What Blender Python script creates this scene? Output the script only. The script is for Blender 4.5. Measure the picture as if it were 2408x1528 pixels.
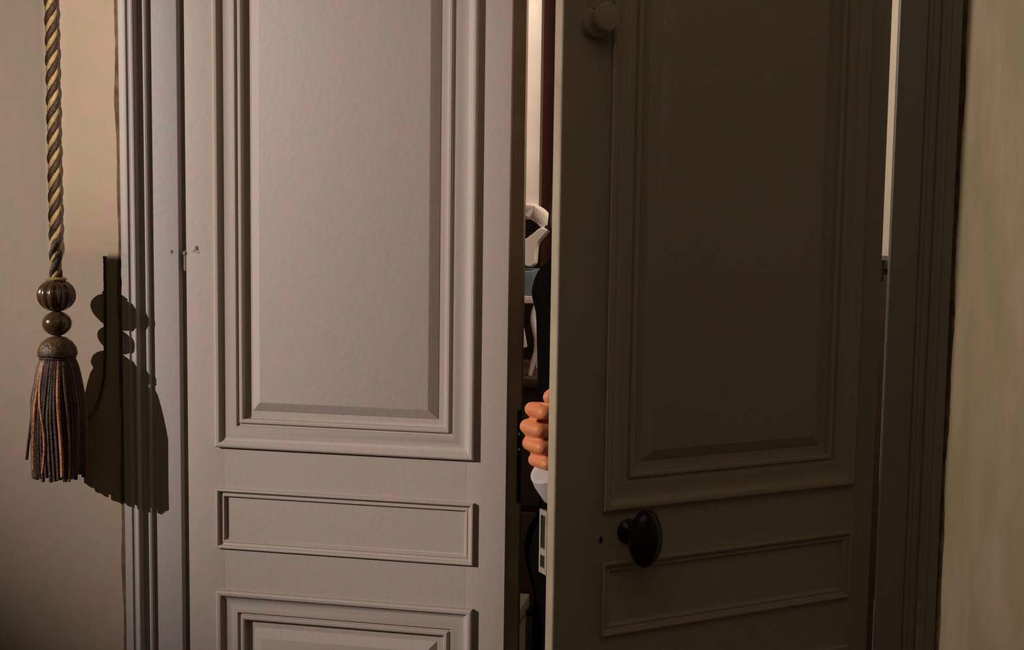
import bpy, bmesh, math, random
from mathutils import Vector, Matrix

random.seed(7)
for o in list(bpy.data.objects):
    bpy.data.objects.remove(o)
scene = bpy.context.scene
C = scene.collection

# ---- units: the place is measured in "survey units"; one unit is 0.82 m, knob height 1.09 -> 1.00 m
S = 0.82
def W(p):
    return Vector((p[0]*S, p[1]*S, (p[2]-1.09)*S + 1.0))
FLOOR = 1.09 - 1.0/S

# ---------------------------------------------------------------- camera
cam_d = bpy.data.cameras.new('camera')
cam = bpy.data.objects.new('camera', cam_d)
C.objects.link(cam)
cam_d.sensor_fit = 'HORIZONTAL'
cam_d.sensor_width = 36.0
cam_d.lens = 36.0*2969.48/2408.0
cam_d.clip_start = 0.05
R_ = Vector((0.98064953, 0.19528873, 0.01374095))
U_ = Vector((-0.03140259, 0.08763259, 0.99565778))
F_ = Vector((-0.19323658, 0.97682283, -0.09206943))
m = Matrix(((R_.x, U_.x, -F_.x), (R_.y, U_.y, -F_.y), (R_.z, U_.z, -F_.z)))
cam.matrix_world = Matrix.Translation(W((1.2034, -2.5016, 1.6575))) @ m.to_4x4()
scene.camera = cam

# ---------------------------------------------------------------- light
world = bpy.data.worlds.new('room_ambience')
scene.world = world
world.use_nodes = True
bgn = world.node_tree.nodes['Background']
bgn.inputs[0].default_value = (1.0, 0.79, 0.43, 1)
bgn.inputs[1].default_value = 0.040

def aim(o, target):
    d = target - o.location
    o.rotation_euler = d.to_track_quat('-Z', 'Y').to_euler()

def spot(name, pos, target, energy, color, radius, size, blend):
    d = bpy.data.lights.new(name, 'SPOT')
    d.energy = energy
    d.color = color
    d.shadow_soft_size = radius
    d.spot_size = math.radians(size)
    d.spot_blend = blend
    o = bpy.data.objects.new(name, d)
    C.objects.link(o)
    o.location = W(pos)
    aim(o, W(target))
    return o

def beam_mask(o, leaves, combine='MULTIPLY'):  # added light mask in the lamp's nodes; no shutters are modelled
    """shutters in front of a lamp: each leaf is (edge point 1, edge point 2, a point left lit, softness)
    given as places in the room the cut falls on; 'MAXIMUM' lets light past either leaf"""
    d = o.data
    d.use_nodes = True
    nt = d.node_tree
    em = nt.nodes['Emission']
    tc = nt.nodes.new('ShaderNodeTexCoord')
    rot = o.rotation_euler.to_matrix()
    prev = None
    def cut(p, q, lit, soft):
        a_ = W(p) - o.location
        b_ = W(q) - o.location
        n_ = a_.cross(b_).normalized()
        if n_.dot(W(lit) - o.location) < 0:
            n_ = -n_
        n_ = rot.transposed() @ n_
        dp = nt.nodes.new('ShaderNodeVectorMath')
        dp.operation = 'DOT_PRODUCT'
        nt.links.new(tc.outputs['Normal'], dp.inputs[0])
        dp.inputs[1].default_value = n_
        mr = nt.nodes.new('ShaderNodeMapRange')
        mr.interpolation_type = 'SMOOTHSTEP'
        mr.inputs['From Min'].default_value = -soft
        mr.inputs['From Max'].default_value = soft
        nt.links.new(dp.outputs['Value'], mr.inputs['Value'])
        return mr.outputs['Result']
    def join(x, y, op):
        if x is None: return y
        mm = nt.nodes.new('ShaderNodeMath')
        mm.operation = op
        nt.links.new(x, mm.inputs[0])
        nt.links.new(y, mm.inputs[1])
        return mm.outputs[0]
    out = None
    for leafset in leaves:
        part = None
        for (p, q, lit, soft) in leafset:
            part = join(part, cut(p, q, lit, soft), 'MAXIMUM')
        out = join(out, part, 'MULTIPLY')
    nt.links.new(out, em.inputs['Strength'])

key = spot('key_lamp', (-4.54, -3.87, 3.35), (0.38, 0.0, 1.56), 1130, (1.0, 0.925, 0.850), 0.004, 22.8, 1.0)
beam_mask(key, [  # key masked off the open leaf and the wall patch by the rope
    [((0.8660, -0.430, 0.0), (0.8660, -0.430, 3.0), (0.0, 0.0, 1.0), 0.0006)],
    [((-0.127, -0.02, 1.0), (-0.127, -0.02, 3.0), (1.0, 0.0, 1.5), 0.0008), ((-1.0, -0.018, 1.545), (0.0, -0.018, 1.545), (0.0, 0.0, 1.0), 0.0010),
     ((-0.295, -0.018, 1.0), (-0.295, -0.018, 3.0), (-1.0, 0.0, 1.5), 0.0045)],
])
wash = spot('added_wash_spot', (1.05, -2.55, 2.5), (-0.23, 0.0, 1.95), 320, (1.0, 0.89, 0.75), 0.004, 26, 1.0)  # added warm spot, masked to a patch of the upper left wall
beam_mask(wash, [
    [((-0.127, -0.02, 1.0), (-0.127, -0.02, 3.0), (-1.0, 0.0, 1.5), 0.0010)],
    [((-1.0, -0.018, 1.545), (0.0, -0.018, 1.545), (0.0, 0.0, 2.0), 0.0025)],
    [((-0.305, -0.018, 1.0), (-0.305, -0.018, 3.0), (0.0, 0.0, 1.5), 0.0050)],
])
wl = spot('added_right_wall_spot', (2.75, -2.5, 2.7), (1.9, 0.0, 1.55), 112, (1.0, 0.91, 0.78), 0.004, 62, 1.0)  # added spot for the right wall, masked off at the casing edge
beam_mask(wl, [[((1.540, 0.0, 0.10), (1.566, 0.0, 2.75), (3.0, 0.0, 1.5), 0.0014)]])

ad = bpy.data.lights.new('overhead_fill', 'AREA')  # added overhead fill lamp; the front room has no ceiling to bounce from
ad.energy = 2.4
ad.color = (1.0, 0.80, 0.48)
ad.shape = 'RECTANGLE'
ad.size = 1.6
ad.size_y = 1.2
fill = bpy.data.objects.new('overhead_fill', ad)
C.objects.link(fill)
fill.location = W((1.3, -2.2, 3.3))
aim(fill, W((1.0, -0.2, 1.4)))

pd = bpy.data.lights.new('back_room_lamp', 'POINT')
pd.energy = 32
pd.color = (1.0, 0.90, 0.80)
pd.shadow_soft_size = 0.12
bl = bpy.data.objects.new('back_room_lamp', pd)
C.objects.link(bl)
bl.location = W((1.3, 0.45, 2.8))

vs = scene.view_settings
vs.view_transform = 'Standard'
vs.look = 'None'
vs.exposure = 0.0
vs.gamma = 1.0
vs.use_curve_mapping = False

# ---------------------------------------------------------------- materials
def lin(c):
    c = c/255.0
    return c/12.92 if c <= 0.04045 else ((c+0.055)/1.055)**2.4
def rgb(r, g, b):
    return (lin(r), lin(g), lin(b), 1)

MATS = {}
def mat(name, c1, c2=None, scale=14.0, rough=0.6, bump=0.0, bscale=60.0, metallic=0.0, stretch=(1, 1, 1), detail=5.0, spec=0.4):
    if name in MATS:
        return MATS[name]
    M = bpy.data.materials.new(name)
    M.use_nodes = True
    nt = M.node_tree
    b = nt.nodes['Principled BSDF']
    b.inputs['Roughness'].default_value = rough
    b.inputs['Metallic'].default_value = metallic
    b.inputs['Specular IOR Level'].default_value = spec
    c2 = c2 or c1
    tc = nt.nodes.new('ShaderNodeTexCoord')
    mp = nt.nodes.new('ShaderNodeMapping')
    mp.inputs['Scale'].default_value = stretch
    nt.links.new(tc.outputs['Object'], mp.inputs['Vector'])
    n = nt.nodes.new('ShaderNodeTexNoise')
    n.inputs['Scale'].default_value = scale
    n.inputs['Detail'].default_value = detail
    nt.links.new(mp.outputs['Vector'], n.inputs['Vector'])
    r = nt.nodes.new('ShaderNodeValToRGB')
    r.color_ramp.elements[0].position = 0.33
    r.color_ramp.elements[1].position = 0.67
    r.color_ramp.elements[0].color = c1
    r.color_ramp.elements[1].color = c2
    nt.links.new(n.outputs['Fac'], r.inputs['Fac'])
    nt.links.new(r.outputs['Color'], b.inputs['Base Color'])
    if bump > 0:
        n2 = nt.nodes.new('ShaderNodeTexNoise')
        n2.inputs['Scale'].default_value = bscale
        n2.inputs['Detail'].default_value = 4
        nt.links.new(mp.outputs['Vector'], n2.inputs['Vector'])
        bp = nt.nodes.new('ShaderNodeBump')
        bp.inputs['Strength'].default_value = bump
        bp.inputs['Distance'].default_value = 0.004
        nt.links.new(n2.outputs['Fac'], bp.inputs['Height'])
        nt.links.new(bp.outputs['Normal'], b.inputs['Normal'])
    MATS[name] = M
    return M

PAINT = mat('door_paint', rgb(181, 159, 152), rgb(172, 162, 150), 34, 0.55, 0.10, 90)
EDGE = mat('edge_paint', rgb(158, 140, 117), rgb(174, 156, 130), 16, 0.6, 0.1, 80)
CASING = mat('casing_paint', rgb(171, 152, 152), rgb(162, 156, 150), 34, 0.55, 0.10, 90)
WALLM = mat('wall_plaster', rgb(166, 140, 126), rgb(157, 142, 121), 22, 0.85, 0.18, 40)
PATCH = mat('wall_warm_lit', rgb(214, 186, 150), rgb(206, 180, 148), 6, 0.85, 0.15, 40)  # unused wall tone with a warm pool of light in the colour
WALLR = mat('wall_plaster_streaked', rgb(158, 142, 108), rgb(180, 156, 134), 9, 0.85, 0.18, 40, stretch=(3.0, 3.0, 0.55))
DIRT = mat('dirty_joint', rgb(74, 57, 38), rgb(112, 88, 60), 40, 0.9)
JAMB = mat('jamb_dark_paint', rgb(104, 98, 84), rgb(120, 110, 94), 20, 0.7)
BLACKGAP = mat('gap_shade', rgb(30, 26, 20), None, 10, 0.9)  # near-black: the shade inside gaps and holes is put into the colour
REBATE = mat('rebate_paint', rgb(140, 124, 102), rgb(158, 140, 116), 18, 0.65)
FLOORM = mat('floor_wood', rgb(70, 50, 34), rgb(92, 66, 44), 6, 0.5, 0.1, 30, stretch=(1, 8, 1))
KNOB = mat('black_knob', rgb(28, 26, 22), rgb(36, 33, 28), 30, 0.28)
IRON = mat('dark_iron', rgb(40, 36, 30), rgb(52, 46, 38), 30, 0.5, metallic=0.4)
NICKEL = mat('worn_nickel', rgb(150, 136, 112), rgb(172, 158, 136), 30, 0.5, metallic=0.15)
GOLD = mat('rope_gold', rgb(150, 122, 76), rgb(176, 146, 96), 90, 0.5, 0.5, 300)
RDARK = mat('rope_brown', rgb(46, 31, 18), rgb(64, 43, 25), 90, 0.55, 0.5, 300)
BEAD = mat('bead_varnished_wood', rgb(58, 38, 20), rgb(86, 60, 34), 30, 0.22, spec=0.6)
CAPM = mat('tassel_cap', rgb(64, 46, 28), rgb(100, 74, 44), 60, 0.4, 0.6, 160)
F_BROWN = mat('fringe_dark_brown', rgb(46, 26, 16), rgb(70, 40, 24), 120, 0.6, 0.5, 350)
F_COPPER = mat('fringe_copper', rgb(150, 88, 50), rgb(188, 122, 78), 120, 0.5, 0.5, 350)
F_OLIVE = mat('fringe_olive', rgb(72, 60, 40), rgb(100, 86, 58), 120, 0.55, 0.5, 350)
SKIN = mat('skin', rgb(206, 116, 70), rgb(218, 132, 84), 22, 0.5, 0.1, 120)
NAIL = mat('nail', rgb(232, 176, 140), None, 20, 0.35)
HAIR = mat('brown_hair', rgb(40, 21, 13), rgb(64, 36, 21), 30, 0.6, 0.6, 120, stretch=(6, 6, 1))
JACKET = mat('black_wool', rgb(11, 10, 8), rgb(15, 13, 10), 40, 1.0, spec=0.0)
SHIRT = mat('white_shirt', rgb(176, 162, 160), rgb(188, 174, 170), 20, 0.8)
SHOE = mat('black_leather', rgb(20, 18, 16), None, 20, 0.4)
CURTAIN = mat('white_curtain', rgb(216, 200, 190), rgb(230, 218, 206), 10, 0.85)
REDC = mat('dark_red_curtain', rgb(52, 14, 8), rgb(62, 19, 11), 8, 0.9)
BLUE = mat('blue_cloth', rgb(84, 104, 110), rgb(112, 124, 124), 40, 0.8)
WHITEW = mat('white_painted_wood', rgb(206, 190, 178), rgb(220, 206, 194), 20, 0.5)
DARKWOOD = mat('dark_wood', rgb(46, 32, 22), rgb(62, 44, 30), 8, 0.5, stretch=(1, 1, 6))
BACKWALL = mat('back_room_wall', rgb(226, 216, 196), rgb(232, 222, 204), 5, 0.9)
DRAB = mat('drab_board', rgb(92, 82, 62), rgb(108, 96, 74), 14, 0.8)

# ---------------------------------------------------------------- mesh helpers
class MB:
    """collects shapes in survey units"""
    def __init__(s):
        s.v = []; s.f = []
    def add(s, vs, fs):
        n = len(s.v)
        s.v += [Vector(p) for p in vs]
        s.f += [tuple(i+n for i in f) for f in fs]
        return s
    def box(s, x0, x1, y0, y1, z0, z1):
        return s.add([(x0,y0,z0),(x1,y0,z0),(x1,y1,z0),(x0,y1,z0),(x0,y0,z1),(x1,y0,z1),(x1,y1,z1),(x0,y1,z1)],
                     [(0,3,2,1),(4,5,6,7),(0,1,5,4),(1,2,6,5),(2,3,7,6),(3,0,4,7)])
    def chbox(s, x0, x1, y0, y1, z0, z1, c):
        """box with chamfered vertical and horizontal edges (bevelled with bmesh)"""
        bm = bmesh.new()
        t = MB().box(x0, x1, y0, y1, z0, z1)
        vv = [bm.verts.new(p) for p in t.v]
        for f in t.f:
            bm.faces.new([vv[i] for i in f])
        bmesh.ops.bevel(bm, geom=list(bm.edges), offset=c, segments=2, affect='EDGES', profile=0.7)
        bm.verts.index_update()
        s.add([v.co.copy() for v in bm.verts], [[v.index for v in f.verts] for f in bm.faces])
        bm.free()
        return s
    def extr(s, prof, z0, z1):
        """closed xy profile extruded along z"""
        n = len(prof)
        vs = [(p[0], p[1], z0) for p in prof] + [(p[0], p[1], z1) for p in prof]
        fs = [(i, (i+1) % n, n+(i+1) % n, n+i) for i in range(n)]
        fs += [tuple(range(n-1, -1, -1)), tuple(range(n, 2*n))]
        return s.add(vs, fs)
    def slab(s, prof, y0, y1):
        """closed xz outline given thickness along y"""
        n = len(prof)
        vs = [(p[0], y0, p[1]) for p in prof] + [(p[0], y1, p[1]) for p in prof]
        fs = [(i, n+i, n+(i+1) % n, (i+1) % n) for i in range(n)]
        fs += [tuple(range(n)), tuple(range(2*n-1, n-1, -1))]
        return s.add(vs, fs)
    def ring(s, a0, a1, z0, z1, prof, closed=True, cap=False):
        """profile (inset, height) swept round a rectangle with mitred corners; y = -height"""
        vs = []
        for (d, h) in prof:
            vs += [(a0+d, -h, z0+d), (a1-d, -h, z0+d), (a1-d, -h, z1-d), (a0+d, -h, z1-d)]
        fs = []
        n = len(prof)
        for i in range(n if closed else n-1):
            j = (i+1) % n
            for k in range(4):
                q = (k+1) % 4
                fs.append((4*i+k, 4*i+q, 4*j+q, 4*j+k))
        if cap:
            b = 4*(n-1)
            fs.append((b, b+1, b+2, b+3))
        return s.add(vs, fs)
    def tube(s, pts, rad, n=8, caps=True):
        pts = [Vector(p) for p in pts]
        rr = rad if isinstance(rad, (list, tuple)) else [rad]*len(pts)
        vs = []; fs = []
        ref = None
        for i, p in enumerate(pts):
            d = (pts[min(i+1, len(pts)-1)] - pts[max(i-1, 0)]).normalized()
            if ref is None:
                ref = Vector((1, 0, 0)) if abs(d.x) < 0.8 else Vector((0, 1, 0))
            a = (ref - d*ref.dot(d)).normalized()
            ref = a
            b = d.cross(a)
            for k in range(n):
                t = 2*math.pi*k/n
                vs.append(p + (a*math.cos(t) + b*math.sin(t))*rr[i])
        for i in range(len(pts)-1):
            for k in range(n):
                q = (k+1) % n
                fs.append((i*n+k, i*n+q, (i+1)*n+q, (i+1)*n+k))
        if caps:
            fs.append(tuple(range(n-1, -1, -1)))
            e = (len(pts)-1)*n
            fs.append(tuple(range(e, e+n)))
        return s.add(vs, fs)
    def lathe(s, prof, center=(0, 0, 0), axis=(0, 0, 1), n=24, rib=0.0, ribs=0, sx=1.0, upref=None):
        """prof: (radius, along-axis) from one end to the other"""
        ax = Vector(axis).normalized()
        ref = Vector(upref) if upref else (Vector((1, 0, 0)) if abs(ax.x) < 0.8 else Vector((0, 0, 1)))
        a = (ref - ax*ref.dot(ax)).normalized()
        b = ax.cross(a)
        c = Vector(center)
        vs = []; fs = []
        for (r, h) in prof:
            for k in range(n):
                t = 2*math.pi*k/n
                rr = r*(1 + rib*(abs(math.sin(t*ribs/2)) - 0.6)) if ribs else r
                vs.append(c + ax*h + (a*math.cos(t) + b*math.sin(t)*sx)*rr)
        m_ = len(prof)
        for i in range(m_-1):
            for k in range(n):
                q = (k+1) % n
                fs.append((i*n+k, i*n+q, (i+1)*n+q, (i+1)*n+k))
        fs.append(tuple(range(n-1, -1, -1)))
        fs.append(tuple(range((m_-1)*n, m_*n)))
        return s.add(vs, fs)
    def ball(s, c, r, sc=(1, 1, 1), nu=14, nv=10):
        prof = [(max(1e-4, math.sin(math.pi*i/nv)), -math.cos(math.pi*i/nv)) for i in range(nv+1)]
        vs = []; fs = []
        for (q, h) in prof:
            for k in range(nu):
                t = 2*math.pi*k/nu
                vs.append((c[0]+r*sc[0]*q*math.cos(t), c[1]+r*sc[1]*q*math.sin(t), c[2]+r*sc[2]*h))
        for i in range(nv):
            for k in range(nu):
                j = (k+1) % nu
                fs.append((i*nu+k, i*nu+j, (i+1)*nu+j, (i+1)*nu+k))
        fs.append(tuple(range(nu-1, -1, -1)))
        fs.append(tuple(range(nv*nu, (nv+1)*nu)))
        return s.add(vs, fs)
    def cap(s, p, q, r1, r2, n=12):
        """tapered capsule"""
        p = Vector(p); q = Vector(q)
        d = q - p
        L = d.length
        ax = d/L if L > 1e-6 else Vector((0, 0, 1))
        prof = []
        for i in range(6):
            t = math.pi/2*i/5
            prof.append((max(1e-4, r1*math.sin(t)), -r1*math.cos(t)))
        for i in range(6):
            t = math.pi/2*i/5
            prof.append((max(1e-4, r2*math.cos(t)), L + r2*math.sin(t)))
        return s.lathe(prof, p, ax, n)
    def chain(s, pts, rr, n=12):
        for i in range(len(pts)-1):
            s.cap(pts[i], pts[i+1], rr[i], rr[i+1], n)
        return s
    def map(s, fn):
        s.v = [fn(p) for p in s.v]
        return s
    def build(s, name, material, parent=None, smooth=35):
        base = parent.matrix_world.translation if parent else Vector((0, 0, 0))
        if parent:
            base = ORIGIN[parent.name]
            vs = [W(p) - base for p in s.v]
            loc = None
        else:
            w = [W(p) for p in s.v]
            lo = Vector((min(p.x for p in w), min(p.y for p in w), min(p.z for p in w)))
            hi = Vector((max(p.x for p in w), max(p.y for p in w), max(p.z for p in w)))
            loc = Vector(((lo.x+hi.x)/2, (lo.y+hi.y)/2, lo.z))
            base = loc
            vs = [p - loc for p in w]
        me = bpy.data.meshes.new(name)
        me.from_pydata([tuple(v) for v in vs], [], [tuple(f) for f in s.f])
        bm = bmesh.new(); bm.from_mesh(me)
        bmesh.ops.recalc_face_normals(bm, faces=bm.faces)
        bm.to_mesh(me); bm.free()
        if smooth:
            me.polygons.foreach_set('use_smooth', [True]*len(me.polygons))
            me.set_sharp_from_angle(angle=math.radians(smooth))
        me.materials.append(material)
        o = bpy.data.objects.new(name, me)
        C.objects.link(o)
        if parent:
            o.parent = parent
        else:
            o.location = loc
        ORIGIN[o.name] = base
        return o

ORIGIN = {}
def thing(name, loc, label=None, cat=None, group=None, kind=None):
    o = bpy.data.objects.new(name, None)
    C.objects.link(o)
    o.location = W(loc)
    o.empty_display_size = 0.05
    ORIGIN[o.name] = W(loc)
    return tag(o, label, cat, group, kind)
def tag(o, label=None, cat=None, group=None, kind=None):
    if label: o['label'] = label
    if cat: o['category'] = cat
    if group: o['group'] = group
    if kind: o['kind'] = kind
    return o

TOP = 2.75
WY = -0.0165          # wall surface
# ---------------------------------------------------------------- the setting: walls, floors
tag(MB().box(-4.0, -0.13, WY, 0.16, FLOOR, 3.3).build('wall_left', WALLM, smooth=0),
    'beige plaster wall beside the closed door leaf', 'wall', kind='structure')
tag(MB().box(1.545, 5.0, WY, 0.16, FLOOR, 3.3).build('wall_right', WALLR, smooth=0),
    'streaked beige plaster wall beside the open door leaf', 'wall', kind='structure')
tag(MB().box(-0.13, 1.545, WY, 0.16, TOP-0.02, 3.3).build('wall_over_door', WALLM, smooth=0),
    'beige plaster wall above the double door', 'wall', kind='structure')
tag(MB().box(-7.0, 7.0, -6.0, 3.6, FLOOR-0.05, FLOOR).build('floor', FLOORM, smooth=0),
    'dark brown wooden floor', 'floor', kind='structure')
# back room shell
tag(MB().box(-0.9, 3.2, 2.4, 2.5, FLOOR, 3.3).build('wall_back_room', BACKWALL, smooth=0),
    'pale cream far wall of the room behind the door', 'wall', kind='structure')
tag(MB().box(-0.95, -0.9, 0.16, 2.4, FLOOR, 3.3).build('wall_back_room_left', BACKWALL, smooth=0),
    'pale cream side wall behind the closed leaf', 'wall', kind='structure')
tag(MB().box(3.2, 3.25, 0.16, 2.4, FLOOR, 3.3).build('wall_back_room_right', BACKWALL, smooth=0),
    'pale cream side wall behind the open leaf', 'wall', kind='structure')
tag(MB().box(-0.95, 3.25, 0.0, 2.5, 3.3, 3.35).build('ceiling', BACKWALL, smooth=0),
    'pale cream ceiling of the room behind the door', 'ceiling', kind='structure')

# ---- casings: back band, cove, bead and flat board
def casing_profile(sgn, x_out, width):
    """points (s from outer edge, proud of leaf plane)"""
    pr = [(0, -0.02), (0, 0.019), (0.002, 0.021), (0.018, 0.021), (0.020, 0.0185), (0.0235, 0.0175), (0.027, 0.018), (0.031, 0.0205), (0.034, 0.020),
          (0.0365, 0.017), (0.0375, 0.0060), (0.049, 0.0055), (0.0505, 0.0075), (0.054, 0.0088), (0.0575, 0.0075), (0.0585, 0.0022), (0.0595, 0.0)]
    return [(x_out + sgn*s_, -h) for s_, h in pr]
def casing(name, sgn, x_out, x_in, label):
    root = thing(name, ((x_out+x_in)/2, 0, FLOOR), label, 'door casing', kind='structure')
    pr = casing_profile(sgn, x_out, abs(x_in-x_out))
    band = pr + [(x_out + sgn*0.0595, 0.02)]
    if sgn < 0: band = band[::-1]
    MB().extr(band, FLOOR, TOP).build('back_band', CASING, root, smooth=28)
    x1 = x_out + sgn*0.0595
    a, b = min(x1, x_in), max(x1, x_in)
    MB().chbox(a, b, 0.0, 0.03, FLOOR, TOP, 0.0015).build('casing_board', CASING, root, smooth=12)
    # dirty joint against the plaster
    pts = []
    z = FLOOR
    w = 0.007
    while z < TOP:
        q_ = 0.5 + 0.25*math.sin(z*31.0) + 0.25*math.sin(z*13.3+1.7)
        pts.append((w*(0.55+0.75*q_+0.18*random.random()), z)); z += 0.014
    out = [(x_out - sgn*p, z_) for p, z_ in pts]
    n = len(out)
    vs = [(x, WY-0.0030, z_) for x, z_ in out] + [(x_out + sgn*0.001, WY-0.0036, z_) for x, z_ in out]
    vs += [(x - sgn*0.001, WY+0.001, z_) for x, z_ in out]
    fs = [(i, i+1, n+i+1, n+i) for i in range(n-1)] + [(i, 2*n+i, 2*n+i+1, i+1) for i in range(n-1)]
    MB().add(vs, fs).build('caulk_joint', DIRT, root)
    return root
casing('trim_1', 1, -0.1407, -0.0175, 'lilac grey moulded door casing beside the hanging tassel')
casing('trim_2', -1, 1.551, 1.4418, 'moulded door casing in the shadow of the open leaf')

# jambs
j = thing('trim_3', (-0.05, 0.03, FLOOR), 'dark jamb in the hinge gap of the closed leaf', 'door jamb', kind='structure')
MB().box(-0.13, -0.0065, 0.018, 0.16, FLOOR, TOP).build('jamb_board', JAMB, j, smooth=0)
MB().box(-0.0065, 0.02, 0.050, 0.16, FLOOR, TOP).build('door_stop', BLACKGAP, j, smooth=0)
j = thing('trim_4', (1.5, 0.03, FLOOR), 'jamb behind the hinges of the open leaf', 'door jamb', kind='structure')
MB().box(1.4425, 1.545, 0.0295, 0.055, FLOOR, TOP).build('jamb_board', JAMB, j, smooth=0)
MB().box(1.470, 1.545, 0.055, 0.16, FLOOR, TOP).build('jamb_back', JAMB, j, smooth=0)
tag(MB().box(-0.0175, 1.4418, -0.012, 0.16, TOP-0.07, TOP).build('trim_6', CASING, smooth=0),
    'grey head casing above both door leaves', 'door casing', kind='structure')

# ---------------------------------------------------------------- door leaves
BIG = [(0, 0), (0, 0.0085), (0.0015, 0.0105), (0.004, 0.0118), (0.0075, 0.0116), (0.0102, 0.0105), (0.0115, 0.0085),
       (0.0135, 0.0052), (0.017, 0.0026), (0.022, 0.0010), (0.029, 0.0005), (0.036, 0.0020), (0.042, 0.0032), (0.0465, 0.0030),
       (0.0475, -0.0022), (0.0525, -0.0026), (0.0535, 0.0018), (0.0555, 0.0034), (0.060, 0.0034), (0.0622, 0.0020), (0.0632, -0.0085), (0.069, -0.0095)]
BIGP = [(0.0632, -0.022), (0.0632, -0.0095), (0.080, -0.0095), (0.081, -0.0080), (0.0985, 0.0025), (0.101, 0.0032)]
SMALL = [(0, 0), (0, 0.0070), (0.0012, 0.0088), (0.004, 0.0092), (0.0062, 0.0078), (0.0075, 0.0025), (0.012, 0.0010), (0.0135, 0.0022), (0.0165, 0.0022),
         (0.0178, 0.0008), (0.0188, -0.0040), (0.022, -0.0048)]
SMALLP = [(0.0188, -0.022), (0.0188, -0.0048), (0.026, -0.0048)]
ZB = FLOOR + 0.012
ZT = TOP - 0.075
PANELS = [(1.1400, 2.50, BIG, BIGP), (0.919, 1.050, SMALL, SMALLP), (0.16, 0.826, BIG, BIGP)]

def leaf(name, label, a0, a1, width, fn, rebate, thick):
    root = thing(name, fn(Vector((0, 0, ZB))), label, 'door leaf', kind='structure')
    def put(mb, nm, mt, par=root, sm=32):
        return mb.map(fn).build(nm, mt, par, sm)
    ins = 0.017
    put(MB().chbox(0, a0+ins, 0, thick, ZB, ZT, 0.0012), 'stile', PAINT, sm=12)
    st = put(MB().chbox(a1-ins, width, 0, thick, ZB, ZT, 0.0012), 'stile', PAINT, sm=12)
    zs = [ZB] + [z for p in reversed(PANELS) for z in (p[0], p[1])] + [ZT]
    for i in range(0, len(zs), 2):
        lo = zs[i] - (0 if i == 0 else ins)
        hi = zs[i+1] + (0 if i == len(zs)-2 else ins)
        put(MB().box(a0+ins, a1-ins, 0.00005, thick, lo, hi), 'rail', PAINT)
    for (z0, z1, mo, pa) in PANELS:
        prof = mo + [(mo[-1][0], -0.02), (ins, -0.02), (ins, 0)]
        put(MB().ring(a0, a1, z0, z1, prof), 'moulding', PAINT, sm=24)
        mb = MB().ring(a0, a1, z0, z1, pa, closed=False, cap=True)
        mb.ring(a0, a1, z0, z1, [(pa[0][0], -0.022)], closed=False, cap=True)
        put(mb, 'panel', PAINT, sm=20)
    return root, put

dl, putl = leaf('door_1', 'closed lilac grey panelled door leaf, lit from the side', 0.066, 0.634, 0.70, lambda p: p, True, 0.042)
# rebate lip of the meeting stile, in the shade of the leaf's front edge
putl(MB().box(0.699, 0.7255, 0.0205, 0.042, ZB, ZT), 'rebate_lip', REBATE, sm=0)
putl(MB().box(0.7185, 0.7258, 0.0200, 0.030, 1.05, 1.245), 'strike_plate', IRON, sm=0)
for z in (1.195, 1.163):
    putl(MB().lathe([(0.0030, 0), (0.0030, 0.0016), (0.0016, 0.0026)], (0.7225, 0.0202, z), (0, -1, 0), 12), 'screw', NICKEL)
def hinge(put, z, x0=-0.003):
    put(MB().lathe([(0.0025, -0.034), (0.0045, -0.031), (0.0045, 0.0), (0.0062, 0.002), (0.0062, 0.007), (0.003, 0.010)],
                   (x0, 0.004, z), (0, 0, 1), 14), 'hinge_knuckle', JAMB)
hinge(putl, 1.548)
hinge(putl, 0.25)
for (x, z, r) in ((0.018, 1.561, 0.0062), (0.026, 1.556, 0.0045)):
    putl(MB().ball((x, 0.0005, z), r, (1, 0.35, 1.1), 10, 6), 'paint_blister', CASING)
putl(MB().ball((0.0245, 0.0002, 1.563), 0.0048, (0.8, 0.28, 1.3), 9, 6), 'paint_chip', DIRT)
putl(MB().ball((-0.033, 0.0004, 1.555), 0.0034, (1, 0.3, 1.4), 9, 6), 'paint_chip', DIRT)

B = 0.6616
HX = 1.4261
def fR(p):
    # leaf frame: p.x along the leaf from the hinge, p.y behind its front face
    t = Vector((-math.cos(B), -math.sin(B)))
    n = Vector((-math.sin(B), math.cos(B)))
    return Vector((HX + t.x*p.x + n.x*p.y, t.y*p.x + n.y*p.y, p.z))
dr, putr = leaf('door_2', 'open panelled door leaf in shadow with black oval knob', 0.054, 0.610, 0.70, fR, False, 0.030)
putr(MB().chbox(0.6985, 0.7008, 0.0008, 0.0296, ZB+0.002, ZT-0.002, 0.0005), 'edge_lipping', EDGE)
hinge(putr, 1.562, -0.004)
hinge(putr, 0.25, -0.004)
# oval knob on a stem
kb = putr(MB().lathe([(0.022, 0), (0.022, 0.004), (0.016, 0.008), (0.0125, 0.012), (0.0125, 0.036), (0.017, 0.044)], (0.556, 0, 1.100), (0, -1, 0), 24), 'knob_stem', KNOB)
prof = [(0.012, 0.038), (0.030, 0.040), (0.044, 0.045), (0.0505, 0.053), (0.0505, 0.059), (0.045, 0.067), (0.032, 0.073), (0.016, 0.0755), (0.002, 0.076)]
putr(MB().lathe(prof, (0.556, 0, 1.100), (0, -1, 0), 32, sx=0.62, upref=(0, 0, 1)), 'knob', KNOB)
ke = putr(MB().lathe([(0.0085, 0), (0.0085, 0.0012), (0.007, 0.002)], (0.612, 0, 1.091), (0, -1, 0), 16, sx=0.6, upref=(0, 0, 1)), 'keyhole_plate', PAINT)
MB().lathe([(0.0064, 0.0018), (0.0064, 0.0026)], (0.612, 0, 1.091), (0, -1, 0), 12, sx=0.5, upref=(0, 0, 1)).map(fR).build('keyhole', BLACKGAP, ke)
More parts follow.
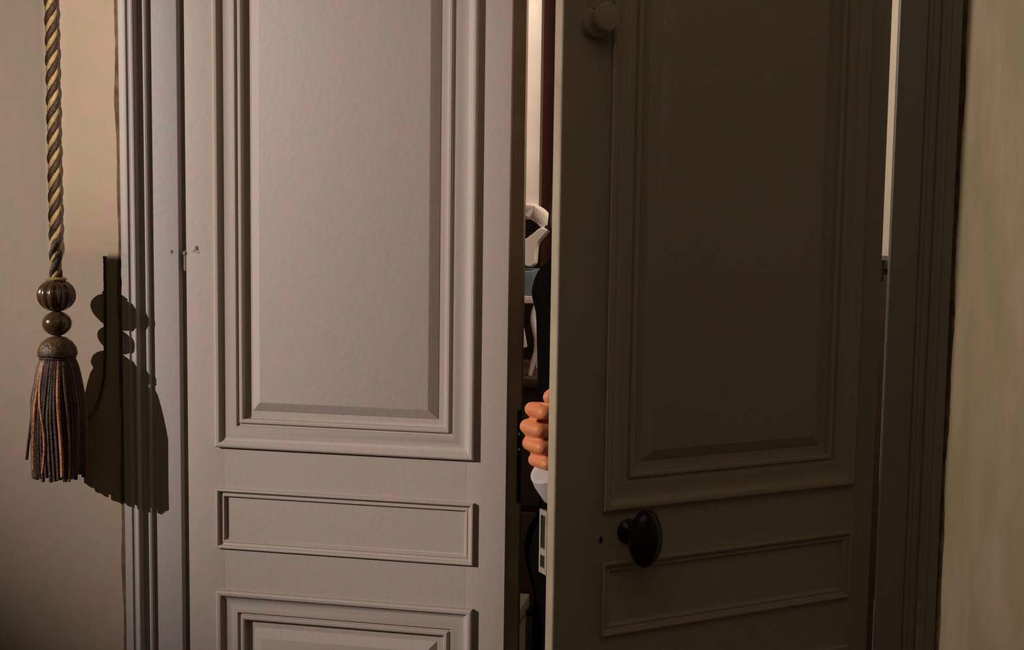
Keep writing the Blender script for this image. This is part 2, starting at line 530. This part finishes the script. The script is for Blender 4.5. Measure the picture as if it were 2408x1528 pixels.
# cremone bolt at the top of the meeting stile
rod = []
for i in range(9):
    t = math.pi*i/8
    rod.append((0.648 - 0.011*math.cos(t), -0.004 - 0.016*math.sin(t)))
rod = [(0.637, 0.001)] + rod + [(0.659, 0.001)]
cb = putr(MB().extr(rod, 1.985, ZT-0.03), 'bolt_rod', PAINT)
putr(MB().lathe([(0.026, 0), (0.026, 0.010), (0.024, 0.014), (0.015, 0.016)], (0.645, 0, 1.964), (0, -1, 0), 28), 'bolt_rose', PAINT)
putr(MB().lathe([(0.010, 0.014), (0.009, 0.026), (0.015, 0.031), (0.022, 0.034), (0.0245, 0.039), (0.0245, 0.043), (0.021, 0.0475), (0.010, 0.050), (0.002, 0.0505)], (0.645, 0, 1.968), (0, -1, 0), 28), 'bolt_knob', PAINT)
# rim lock on the back of the leaf; its slotted forend shows past the edge
lk = putr(MB().chbox(0.60, 0.6985, 0.030, 0.054, 1.030, 1.140, 0.002), 'lock_case', IRON)
fe = MB()
y0, y1 = 0.0285, 0.0555
x0, x1 = 0.6985, 0.7018
fe.box(x0, x1, y1-0.005, y1, 1.030, 1.141)
fe.box(x0, x1, y0, y0+0.006, 1.030, 1.141)
for (za, zb) in ((1.030, 1.040), (1.062, 1.074), (1.132, 1.141)):
    fe.box(x0, x1, y0+0.006, y1-0.005, za, zb)
fe.map(fR).build('forend', NICKEL, lk, smooth=0)
fs_ = MB().box(0.6975, 0.6992, y0+0.006, y1-0.005, 1.034, 1.136)
fs_.map(fR).build('slot', BLACKGAP, lk, smooth=0)
#@@OBJECTS

# ---------------------------------------------------------------- bell pull: twisted rope, two beads, tassel
TY = -0.0975
def axis_at(z):
    # rope axis, hanging straight
    return Vector((-0.2462, TY, z))
bp = thing('bell_pull', (-0.2462, TY, 1.08), 'twisted gold and brown bell rope ending in two beads and a tassel', 'bell pull')
PITCH = 0.080
for k in range(4):
    pts = []
    z = 1.492
    while z < 3.0:
        t = 2*math.pi*(z/PITCH + k/4.0)
        c = axis_at(z)
        pts.append((c.x + 0.0066*math.cos(t), c.y + 0.0066*math.sin(t), z))
        z += 0.0045
    MB().tube(pts, 0.0054 if k % 2 == 0 else 0.0072, 7).build('rope_strand', GOLD if k % 2 == 0 else RDARK, bp, smooth=60)
MB().tube([axis_at(1.49), axis_at(3.0)], 0.0062, 8).build('rope_core', RDARK, bp)
def ellip(rx, rz, n=18, flat=0.0):
    out = []
    for i in range(n+1):
        t = math.pi*i/n
        out.append((max(0.0015, rx*math.sin(t)), -rz*math.cos(t)))
    return out
c = axis_at(1.463)
b1 = MB().lathe(ellip(0.0385, 0.0345), c, (0, 0, 1), 96, rib=0.10, ribs=12).build('fluted_bead', BEAD, bp, smooth=50)
MB().lathe([(0.012, 0.026), (0.020, 0.031), (0.022, 0.034), (0.018, 0.037), (0.010, 0.038)], c, (0, 0, 1), 24).build('rim', GOLD, b1)
c = axis_at(1.4035)
MB().lathe(ellip(0.0300, 0.0262), c, (0, 0, 1), 40).build('bead', BEAD, bp, smooth=60)
for z in (1.4300, 1.3765):
    MB().lathe([(0.007, -0.004), (0.0085, 0), (0.007, 0.004)], axis_at(z), (0, 0, 1), 14).build('neck', RDARK, bp)
# cap: a bound, domed head
cp = MB().lathe([(0.006, 0.027), (0.018, 0.024), (0.030, 0.015), (0.0375, 0.004), (0.0400, -0.006), (0.0385, -0.014), (0.034, -0.019), (0.030, -0.030), (0.026, -0.034)][::-1],
                axis_at(1.350), (0, 0, 1), 48, rib=0.05, ribs=20).build('tassel_cap', CAPM, bp, smooth=60)
for z, r in ((1.338, 0.0375), (1.331, 0.0345)):
    pts = []
    for i in range(33):
        t = 2*math.pi*i/32
        c = axis_at(z)
        pts.append((c.x + r*math.cos(t), c.y + r*math.sin(t), z + 0.001*math.sin(3*t)))
    MB().tube(pts, 0.0034, 6).build('binding', RDARK, cp)
# the fringe: individual twisted cords
rnd = random.Random(11)
def cord(th, r_out, zend, mt, rad, wob=0.0, n=13, kick=0.0):
    pts = []
    for i in range(n):
        t = i/(n-1)
        z = 1.334 + (zend-1.334)*t
        e = 0.030 + (r_out-0.030)*min(1.0, (t/0.42))**0.62
        if t > 0.6: e += kick*(t-0.6)
        a = th + wob*math.sin(t*5.0 + th*3)
        c = axis_at(z)
        pts.append((c.x + e*math.cos(a), c.y + e*math.sin(a), z))
    return MB().tube(pts, rad, 6).build('fringe_cord', mt, bp, smooth=60)
N = 44
for i in range(N):
    th = 2*math.pi*i/N
    u = rnd.random()
    mt = F_BROWN if u < 0.60 else (F_OLIVE if u < 0.95 else F_COPPER)
    cord(th, 0.0500 + 0.003*rnd.random(), 1.075 + 0.016*rnd.random(), mt, 0.0042 + 0.0006*rnd.random(), 0.05)
for i in range(34):
    th = 2*math.pi*i/34 + 0.05
    mt = F_BROWN if rnd.random() < 0.75 else F_OLIVE
    cord(th, 0.0425, 1.074 + 0.018*rnd.random(), mt, 0.0046, 0.06)
for i in range(18):
    th = 2*math.pi*i/18 + 0.15
    cord(th, 0.031, 1.078 + 0.02*rnd.random(), F_BROWN, 0.006, 0.0)
for i in range(8):
    cord(2*math.pi*i/8, 0.016, 1.080 + 0.015*rnd.random(), F_BROWN, 0.008, 0.0)
# a few that stand off
cord(math.radians(-118), 0.0565, 1.100, F_COPPER, 0.0042, 0.10)
cord(math.radians(-100), 0.0550, 1.095, F_COPPER, 0.0036, -0.16)
cord(math.radians(187), 0.0590, 1.112, F_BROWN, 0.0034, 0.05, kick=0.03)
cord(math.radians(-178), 0.0560, 1.082, F_OLIVE, 0.0034, 0.02)

# thin cord pinned to the wall and looped to the tassel
lc = thing('wall_cord', (-0.182, WY-0.004, 1.19), 'thin dark cord pinned to the wall, looping to the tassel fringe', 'cord')
pts = [(-0.178, WY-0.004, 1.5435), (-0.1785, WY-0.004, 1.46), (-0.180, WY-0.004, 1.36), (-0.182, WY-0.004, 1.30), (-0.187, WY-0.006, 1.262),
       (-0.194, WY-0.014, 1.228), (-0.2015, WY-0.032, 1.200), (-0.207, WY-0.052, 1.187), (-0.2115, WY-0.070, 1.182), (-0.218, WY-0.084, 1.184)]
def smoothpts(p, k=5):
    p = [Vector(q) for q in p]
    out = []
    for i in range(len(p)-1):
        a, b_, c_, d = p[max(i-1, 0)], p[i], p[i+1], p[min(i+2, len(p)-1)]
        for j_ in range(k):
            t = j_/k
            out.append(0.5*((2*b_) + (c_-a)*t + (2*a-5*b_+4*c_-d)*t*t + (3*b_-a-3*c_+d)*t*t*t))
    out.append(p[-1])
    return out
MB().tube(smoothpts(pts), 0.0030, 8).build('strand', RDARK, lc, smooth=60)
MB().lathe([(0.004, 0), (0.004, 0.002), (0.0025, 0.006)], (-0.178, WY-0.001, 1.540), (0, -1, 0), 10).build('pin', IRON, lc)

# ---------------------------------------------------------------- person behind the open leaf
def remeshed(mb, name, material, parent, voxel, smooth_it=6):
    tmp = mb.build('tmp', material, parent, smooth=0)
    md = tmp.modifiers.new('r', 'REMESH')
    md.mode = 'VOXEL'; md.voxel_size = voxel; md.use_smooth_shade = True
    if smooth_it:
        sm = tmp.modifiers.new('s', 'SMOOTH'); sm.iterations = smooth_it; sm.factor = 0.5
    dg = bpy.context.evaluated_depsgraph_get()
    me = bpy.data.meshes.new_from_object(tmp.evaluated_get(dg))
    bpy.data.objects.remove(tmp)
    me.name = name
    me.polygons.foreach_set('use_smooth', [True]*len(me.polygons))
    if not me.materials: me.materials.append(material)
    o = bpy.data.objects.new(name, me)
    C.objects.link(o)
    o.parent = parent
    ORIGIN[o.name] = ORIGIN[parent.name]
    return o

per = thing('person', (1.0, 0.16, FLOOR), 'person in a black coat and white cuff behind the open leaf, fist by its edge', 'person')
SR = Vector((0.822, 0.03, 1.490))     # the person's right shoulder
SL = Vector((1.075, 0.27, 1.520))
NB = Vector((0.945, 0.12, 1.585))
PV = Vector((0.925, 0.17, 0.99))
HD = Vector((0.925, 0.085, 1.795))
EL = Vector((0.955, -0.055, 1.105))
WR = Vector((0.862, -0.325, 1.178))
ELl = Vector((1.19, 0.33, 1.16)); WRl = Vector((1.20, 0.22, 0.86))
hipR = PV + Vector((-0.085, -0.07, -0.05)); hipL = PV + Vector((0.085, 0.075, -0.05))
knR = Vector((0.945, 0.08, 0.46)); knL = Vector((1.10, 0.24, 0.46))
anR = Vector((0.945, 0.11, FLOOR+0.09)); anL = Vector((1.10, 0.28, FLOOR+0.09))
body = MB()
body.ball(HD, 0.098, (0.88, 1.02, 1.28), 20, 16)
body.ball(HD + Vector((-0.030, -0.035, -0.065)), 0.060, (0.95, 1.0, 1.0))         # jaw
fd = Vector((-0.66, -0.75, 0))                                                       # the way the face looks
sd = Vector((-fd.y, fd.x, 0))
body.cap(HD + fd*0.092 + Vector((0, 0, 0.012)), HD + fd*0.108 + Vector((0, 0, -0.028)), 0.011, 0.016)   # nose
body.cap(HD + fd*0.088 + sd*0.018 + Vector((0, 0, -0.062)), HD + fd*0.088 - sd*0.018 + Vector((0, 0, -0.062)), 0.008, 0.008)  # lips
for q in (-1, 1):
    body.ball(HD + sd*q*0.088 + Vector((0, 0, -0.01)), 0.028, (0.5, 0.6, 1.1))     # ears
body.chain([HD + Vector((0.012, 0.015, -0.08)), NB], [0.062, 0.066])
body.chain([NB, NB + (PV-NB)*0.35, NB + (PV-NB)*0.7, PV], [0.085, 0.135, 0.120, 0.145])
body.chain([SR, NB + (PV-NB)*0.12, SL], [0.066, 0.095, 0.066])
body.chain([SR, EL, WR], [0.062, 0.048, 0.033])
body.chain([SL, ELl, WRl], [0.062, 0.048, 0.033])
for h, k2, a in ((hipR, knR, anR), (hipL, knL, anL)):
    body.chain([PV, h, k2, a], [0.12, 0.098, 0.066, 0.045])
    body.cap(a + Vector((0, 0, -0.045)), a + Vector((-0.09, -0.10, -0.06)), 0.042, 0.036)
# the fist by the leaf's edge: palm, four curled fingers, thumb on top
MC = [Vector((0.878, -0.318, 1.302)), Vector((0.876, -0.322, 1.275)), Vector((0.876, -0.322, 1.247)), Vector((0.878, -0.318, 1.220))]
palm = Vector((0.880, -0.315, 1.262))
body.chain([WR, WR*0.5 + palm*0.5, palm], [0.033, 0.038, 0.036])
for q in MC:
    body.cap(palm + (q-palm)*0.3 + Vector((0.01, 0, -0.02)), q, 0.030, 0.017)
TIPX = [0.8155, 0.8085, 0.8125, 0.8225]
ZP = [1.3085, 1.2775, 1.2480, 1.2190]
RR = [0.0128, 0.0136, 0.0130, 0.0120]
NAILS = []
for i in range(4):
    pip = Vector((TIPX[i], -0.352, ZP[i]))
    dip = Vector((TIPX[i]+0.026, -0.3755, ZP[i]-0.002))
    tip = Vector((TIPX[i]+0.046, -0.362, ZP[i]-0.003))
    body.chain([MC[i], pip, dip, tip], [RR[i]*1.15, RR[i]*1.04, RR[i]*0.95, RR[i]*0.85])
    NAILS.append((tip, dip))
body.chain([palm + Vector((0.0, -0.01, 0.02)), Vector((0.880, -0.330, 1.325)), Vector((0.862, -0.352, 1.338)), Vector((0.850, -0.364, 1.333))], [0.026, 0.019, 0.0165, 0.0135])
# the other hand, relaxed
hd2 = WRl + Vector((-0.005, -0.02, -0.08))
body.cap(WRl, hd2, 0.033, 0.036)
for i in range(4):
    o_ = Vector((-0.035+0.022*i, -0.01, -0.02))
    body.chain([hd2+o_, hd2+o_+Vector((0, -0.012, -0.055)), hd2+o_+Vector((0, -0.035, -0.085+0.006*abs(i-1)))], [0.014, 0.0125, 0.011])
body.chain([hd2+Vector((-0.03, 0, 0.03)), hd2+Vector((-0.055, -0.02, -0.01)), hd2+Vector((-0.052, -0.035, -0.04))], [0.017, 0.014, 0.012])
remeshed(body, 'body', SKIN, per, 0.0028, 2)
for tip, dip in NAILS:
    MB().ball(tip + (tip-dip)*0.15 + Vector((0.004, 0.006, 0)), 0.0085, (0.9, 0.45, 0.8), 10, 6).build('fingernail', NAIL, per)
IRIS = mat('brown_iris', rgb(44, 28, 18), None, 20, 0.2)
for q in (-1, 1):
    e_ = HD + fd*0.078 + sd*q*0.032 + Vector((0, 0, 0.008))
    ey = MB().ball(e_, 0.0125, (1, 1, 0.72), 14, 10).build('eye', SHIRT, per)
    MB().ball(e_ + fd*0.0085, 0.0062, (1, 1, 1), 10, 8).build('iris', IRIS, ey)
    MB().chain([HD + fd*0.090 + sd*q*0.016 + Vector((0, 0, 0.026)), HD + fd*0.084 + sd*q*0.034 + Vector((0, 0, 0.031)), HD + fd*0.074 + sd*q*0.050 + Vector((0, 0, 0.024))], [0.0042, 0.0045, 0.003], 8).build('eyebrow', HAIR, per)
# hair down to the collar
hair = MB()
hair.ball(HD - fd*0.030 + Vector((0, 0, 0.034)), 0.108, (0.98, 1.02, 1.10), 20, 14)
for i in range(15):
    t = math.radians(0 + 180*i/14)
    d = fd*(-math.sin(t)) * 1.0 + sd*math.cos(t)
    p = HD - fd*0.012 + d*0.088
    hair.chain([p + Vector((0, 0, 0.05)), p + d*0.012 + Vector((0, 0, -0.06)), p + d*0.010 + Vector((0, 0, -0.15))], [0.030, 0.030, 0.020])
# a lock that falls forward over the collar, into the gap
hair.chain([HD + Vector((-0.085, 0.0, -0.02)), HD + Vector((-0.128, -0.01, -0.10)), HD + Vector((-0.140, -0.015, -0.17)), HD + Vector((-0.132, -0.01, -0.21))], [0.030, 0.026, 0.020, 0.010])
remeshed(hair, 'hair', HAIR, per, 0.006, 3)
# black coat
coat = MB()
dn = (PV-NB)
coat.chain([NB + dn*0.08, NB + dn*0.35, NB + dn*0.7, PV, PV + Vector((0, 0, -0.35)), PV + Vector((-0.02, -0.02, -0.62))], [0.092, 0.160, 0.176, 0.186, 0.198, 0.222], 20)
coat.chain([SR + Vector((0.0, 0.01, 0.0)), Vector((0.816, 0.055, 1.33)), Vector((0.818, 0.065, 1.16)), Vector((0.835, 0.09, 0.98))], [0.074, 0.064, 0.062, 0.08], 16)
coat.chain([SR, NB + dn*0.12, SL], [0.080, 0.105, 0.080], 16)
cuff_start = EL + (WR-EL)*0.84
coat.chain([SR, SR*0.5+EL*0.5, EL, cuff_start], [0.078, 0.072, 0.064, 0.052], 16)
coat.chain([SL, ELl, WRl], [0.078, 0.064, 0.050], 16)
for h, k2 in ((hipR, knR), (hipL, knL)):
    coat.chain([PV, h, k2], [0.14, 0.118, 0.086], 16)
remeshed(coat, 'coat', JACKET, per, 0.010, 4)
# white cuff and collar
ax = Vector((-0.40, -0.45, 0.80)).normalized()
MB().lathe([(0.034, -0.050), (0.041, -0.030), (0.0415, 0.0), (0.0390, 0.018), (0.0340, 0.022), (0.020, 0.022)], WR + Vector((-0.006, -0.012, 0.012)), ax, 28).build('shirt_cuff', SHIRT, per)
nx = (HD-NB).normalized()
MB().lathe([(0.098, -0.050), (0.088, 0.0), (0.080, 0.045), (0.076, 0.05), (0.074, 0.03)], NB, nx, 28).build('shirt_collar', SHIRT, per)
for a in (anR, anL):
    sh = MB()
    sh.cap(a + Vector((0.02, 0.02, -0.042)), a + Vector((-0.10, -0.115, -0.048)), 0.050, 0.044, 14)
    sh.map(lambda p: Vector((p.x, p.y, max(p.z, FLOOR+0.002))))
    sh.build('shoe', SHOE, per)
    kn_ = knR if a is anR else knL
    MB().chain([a + Vector((0, 0, 0.0)), kn_], [0.058, 0.082], 14).build('trouser_leg', JACKET, per)

# ---------------------------------------------------------------- the room behind
def pleats(x0, x1, z0, z1, y, amp, n, cols, thick=0.008, ph=0.0, right=None):
    """hanging cloth with folds; right(z) may move the right-hand edge"""
    rows = 26
    f = []; b_ = []
    for r in range(rows+1):
        z = z0 + (z1-z0)*r/rows
        xr = right(z) if right else x1
        for c_ in range(cols+1):
            t = c_/cols
            x = x0 + (xr-x0)*t
            yy = y + amp*math.sin(2*math.pi*n*t + ph)
            f.append((x, yy, z)); b_.append((x, yy+thick, z))
    k = cols+1; M = len(f)
    fs = []
    for r in range(rows):
        for c_ in range(cols):
            i = r*k + c_
            fs.append((i, i+1, i+k+1, i+k)); fs.append((M+i, M+i+k, M+i+k+1, M+i+1))
    for r in range(rows):
        i = r*k
        fs.append((i, i+k, M+i+k, M+i)); i += cols
        fs.append((i, M+i, M+i+k, i+k))
    for c_ in range(cols):
        fs.append((c_, M+c_, M+c_+1, c_+1)); i = rows*k + c_
        fs.append((i, i+1, M+i+1, M+i))
    return MB().add(f + b_, fs)
def edge(z):
    # upper half hangs straight, then swings out to the tieback
    if z > 1.675: return 0.578
    return 0.578 + 0.036*min(1.0, (1.675-z)/0.035)
wc = thing('white_curtain', (0.36, 1.0, 1.50), 'white curtain swept aside by a tieback in the room behind the door', 'curtain')
MB_up = pleats(0.12, 0.578, 1.655, 3.25, 1.0, 0.018, 3.5, 70, ph=-1.745).build('upper_drop', CURTAIN, wc, smooth=60)
def rounded(outline, y0, y1, inset, k=5):
    """soft cloth shape: closed smooth outline, edges rolled over on both faces"""
    p = [Vector((q[0], 0, q[1])) for q in outline]
    n = len(p)
    pts = []
    for i in range(n):
        a, b_, c_, d = p[i-1], p[i], p[(i+1) % n], p[(i+2) % n]
        for j_ in range(k):
            t = j_/k
            pts.append(0.5*((2*b_) + (c_-a)*t + (2*a-5*b_+4*c_-d)*t*t + (3*b_-a-3*c_+d)*t*t*t))
    N_ = len(pts)
    area = sum(pts[i].x*pts[(i+1) % N_].z - pts[(i+1) % N_].x*pts[i].z for i in range(N_))
    sg = 1 if area > 0 else -1
    def ins(d):
        out = []
        for i in range(N_):
            e = (pts[(i+1) % N_] - pts[i-1]).normalized()
            out.append((pts[i].x - sg*e.z*d, pts[i].z + sg*e.x*d))
        return out
    vs = []
    ym = (y0+y1)/2
    for (d, y) in ((inset, y0), (inset*0.35, y0+(ym-y0)*0.3), (0, ym), (inset*0.35, y1-(y1-ym)*0.3), (inset, y1)):
        vs += [(x, y, z) for x, z in ins(d)]
    fs = []
    for r in range(4):
        for i in range(N_):
            q = (i+1) % N_
            fs.append((r*N_+i, r*N_+q, (r+1)*N_+q, (r+1)*N_+i))
    fs.append(tuple(range(N_))); fs.append(tuple(range(5*N_-1, 4*N_-1, -1)))
    return MB().add(vs, fs)
rounded([(0.30, 1.685), (0.30, 1.650), (0.46, 1.640), (0.536, 1.634), (0.572, 1.619), (0.592, 1.600), (0.612, 1.596), (0.617, 1.625), (0.611, 1.643), (0.597, 1.657), (0.578, 1.667), (0.560, 1.672), (0.45, 1.680)], 0.985, 1.03, 0.006).build('swag', CURTAIN, wc, smooth=60)
rounded([(0.604, 1.606), (0.616, 1.598), (0.606, 1.582), (0.588, 1.560), (0.583, 1.530), (0.580, 1.502), (0.562, 1.493), (0.545, 1.503), (0.541, 1.540), (0.530, 1.556), (0.42, 1.535), (0.42, 1.556), (0.530, 1.567), (0.562, 1.583), (0.586, 1.602)], 0.97, 1.02, 0.005).build('lower_drop', CURTAIN, wc, smooth=60)
MB().tube([(0.612, 0.975, 1.605), (0.612, 1.04, 1.600), (0.70, 1.04, 1.62), (0.95, 1.0, 1.66)], 0.008, 8).build('tieback', REDC, wc)

tag(pleats(0.49, 1.15, FLOOR+0.01, 3.25, 1.55, 0.020, 5, 60, thick=0.01, ph=1.2).build('red_curtain', REDC, smooth=60),
    'dark red curtain hanging in the room behind the door', 'curtain')
tag(MB().box(-0.1, 0.50, 1.75, 1.80, FLOOR, 1.62).build('folding_screen', DARKWOOD, smooth=0), 'dark wooden screen board behind the white curtain', 'screen')

ch = thing('dark_chest', (0.42, 1.1, FLOOR), 'dark wooden chest of drawers carrying the small white stand', 'chest')
MB().chbox(0.16, 0.660, 0.92, 1.32, FLOOR, 1.165, 0.004).build('body', DARKWOOD, ch)
MB().chbox(0.14, 0.680, 0.90, 1.34, 1.165, 1.19, 0.005).build('top', DARKWOOD, ch)
for k in range(4):
    z0_ = FLOOR + 0.06 + 0.30*k
    dw = MB().chbox(0.18, 0.640, 0.911, 0.921, z0_, z0_+0.28, 0.003).build('drawer', DARKWOOD, ch)
    for x_ in (0.28, 0.54):
        MB().ball((x_, 0.903, z0_+0.14), 0.012, (1, 1, 1), 10, 8).build('knob', IRON, dw)
st = thing('table_stand', (0.45, 1.03, 1.19), 'small white stand with S-curved legs on the dark chest', 'stand')
MB().chbox(0.30, 0.585, 0.94, 1.16, 1.395, 1.415, 0.004).build('top', WHITEW, st)
for (x, y, q) in ((0.588, 0.96, 1), (0.576, 1.14, 1), (0.537, 0.96, 0.2), (0.315, 0.96, -1), (0.315, 1.14, -1)):
    P_ = smoothpts([(x-0.002*q, y, 1.40), (x-0.009*q, y, 1.362), (x-0.007*q, y, 1.335), (x+0.003*q, y, 1.295), (x+0.002*q, y, 1.26), (x-0.008*q, y, 1.225), (x-0.016*q, y, 1.191)])
    n_ = len(P_)
    MB().tube(P_, [0.004+0.0055*math.sin(math.pi*(i+2)/(n_+3)) for i in range(n_)], 10).build('leg', WHITEW, st)
MB().slab([(0.546, 1.335), (0.553, 1.325), (0.563, 1.272), (0.552, 1.268), (0.545, 1.290)], 0.950, 0.962).build('scroll', WHITEW, st)
cb_ = MB().chbox(0.36, 0.578, 0.95, 1.13, 1.4155, 1.484, 0.006).build('cloth_box', BLUE)
tag(cb_, 'dull blue cloth-covered box on top of the small white stand', 'box')

cbn = thing('dark_cabinet', (1.75, 2.2, FLOOR), 'tall dark wooden cabinet against the pale far wall', 'cabinet')
MB().chbox(1.25, 2.35, 1.95, 2.395, FLOOR+0.06, 1.47, 0.004).build('body', DARKWOOD, cbn)
MB().chbox(1.23, 2.37, 1.925, 2.395, 1.47, 1.50, 0.006).build('top', DARKWOOD, cbn)
for x0_ in (1.265, 1.805):
    d_ = MB().chbox(x0_, x0_+0.53, 1.930, 1.949, FLOOR+0.10, 1.45, 0.003).build('door', DARKWOOD, cbn)
    MB().ball((x0_+0.50 if x0_ < 1.5 else x0_+0.03, 1.918, 0.75), 0.014, (1, 1, 1), 10, 8).build('knob', IRON, d_)
for x_ in (1.30, 2.30):
    for y_ in (1.99, 2.35):
        MB().box(x_-0.025, x_+0.025, y_-0.025, y_+0.025, FLOOR, FLOOR+0.06).build('foot', DARKWOOD, cbn, smooth=0)
bx = thing('storage_box', (0.55, 0.9, FLOOR), 'drab lidded storage box on the floor before the dark chest', 'box')
MB().chbox(0.36, 0.585, 0.76, 0.885, FLOOR, 0.55, 0.004).build('carton', DRAB, bx)
MB().chbox(0.352, 0.593, 0.753, 0.892, 0.55, 0.585, 0.003).build('lid', DRAB, bx)
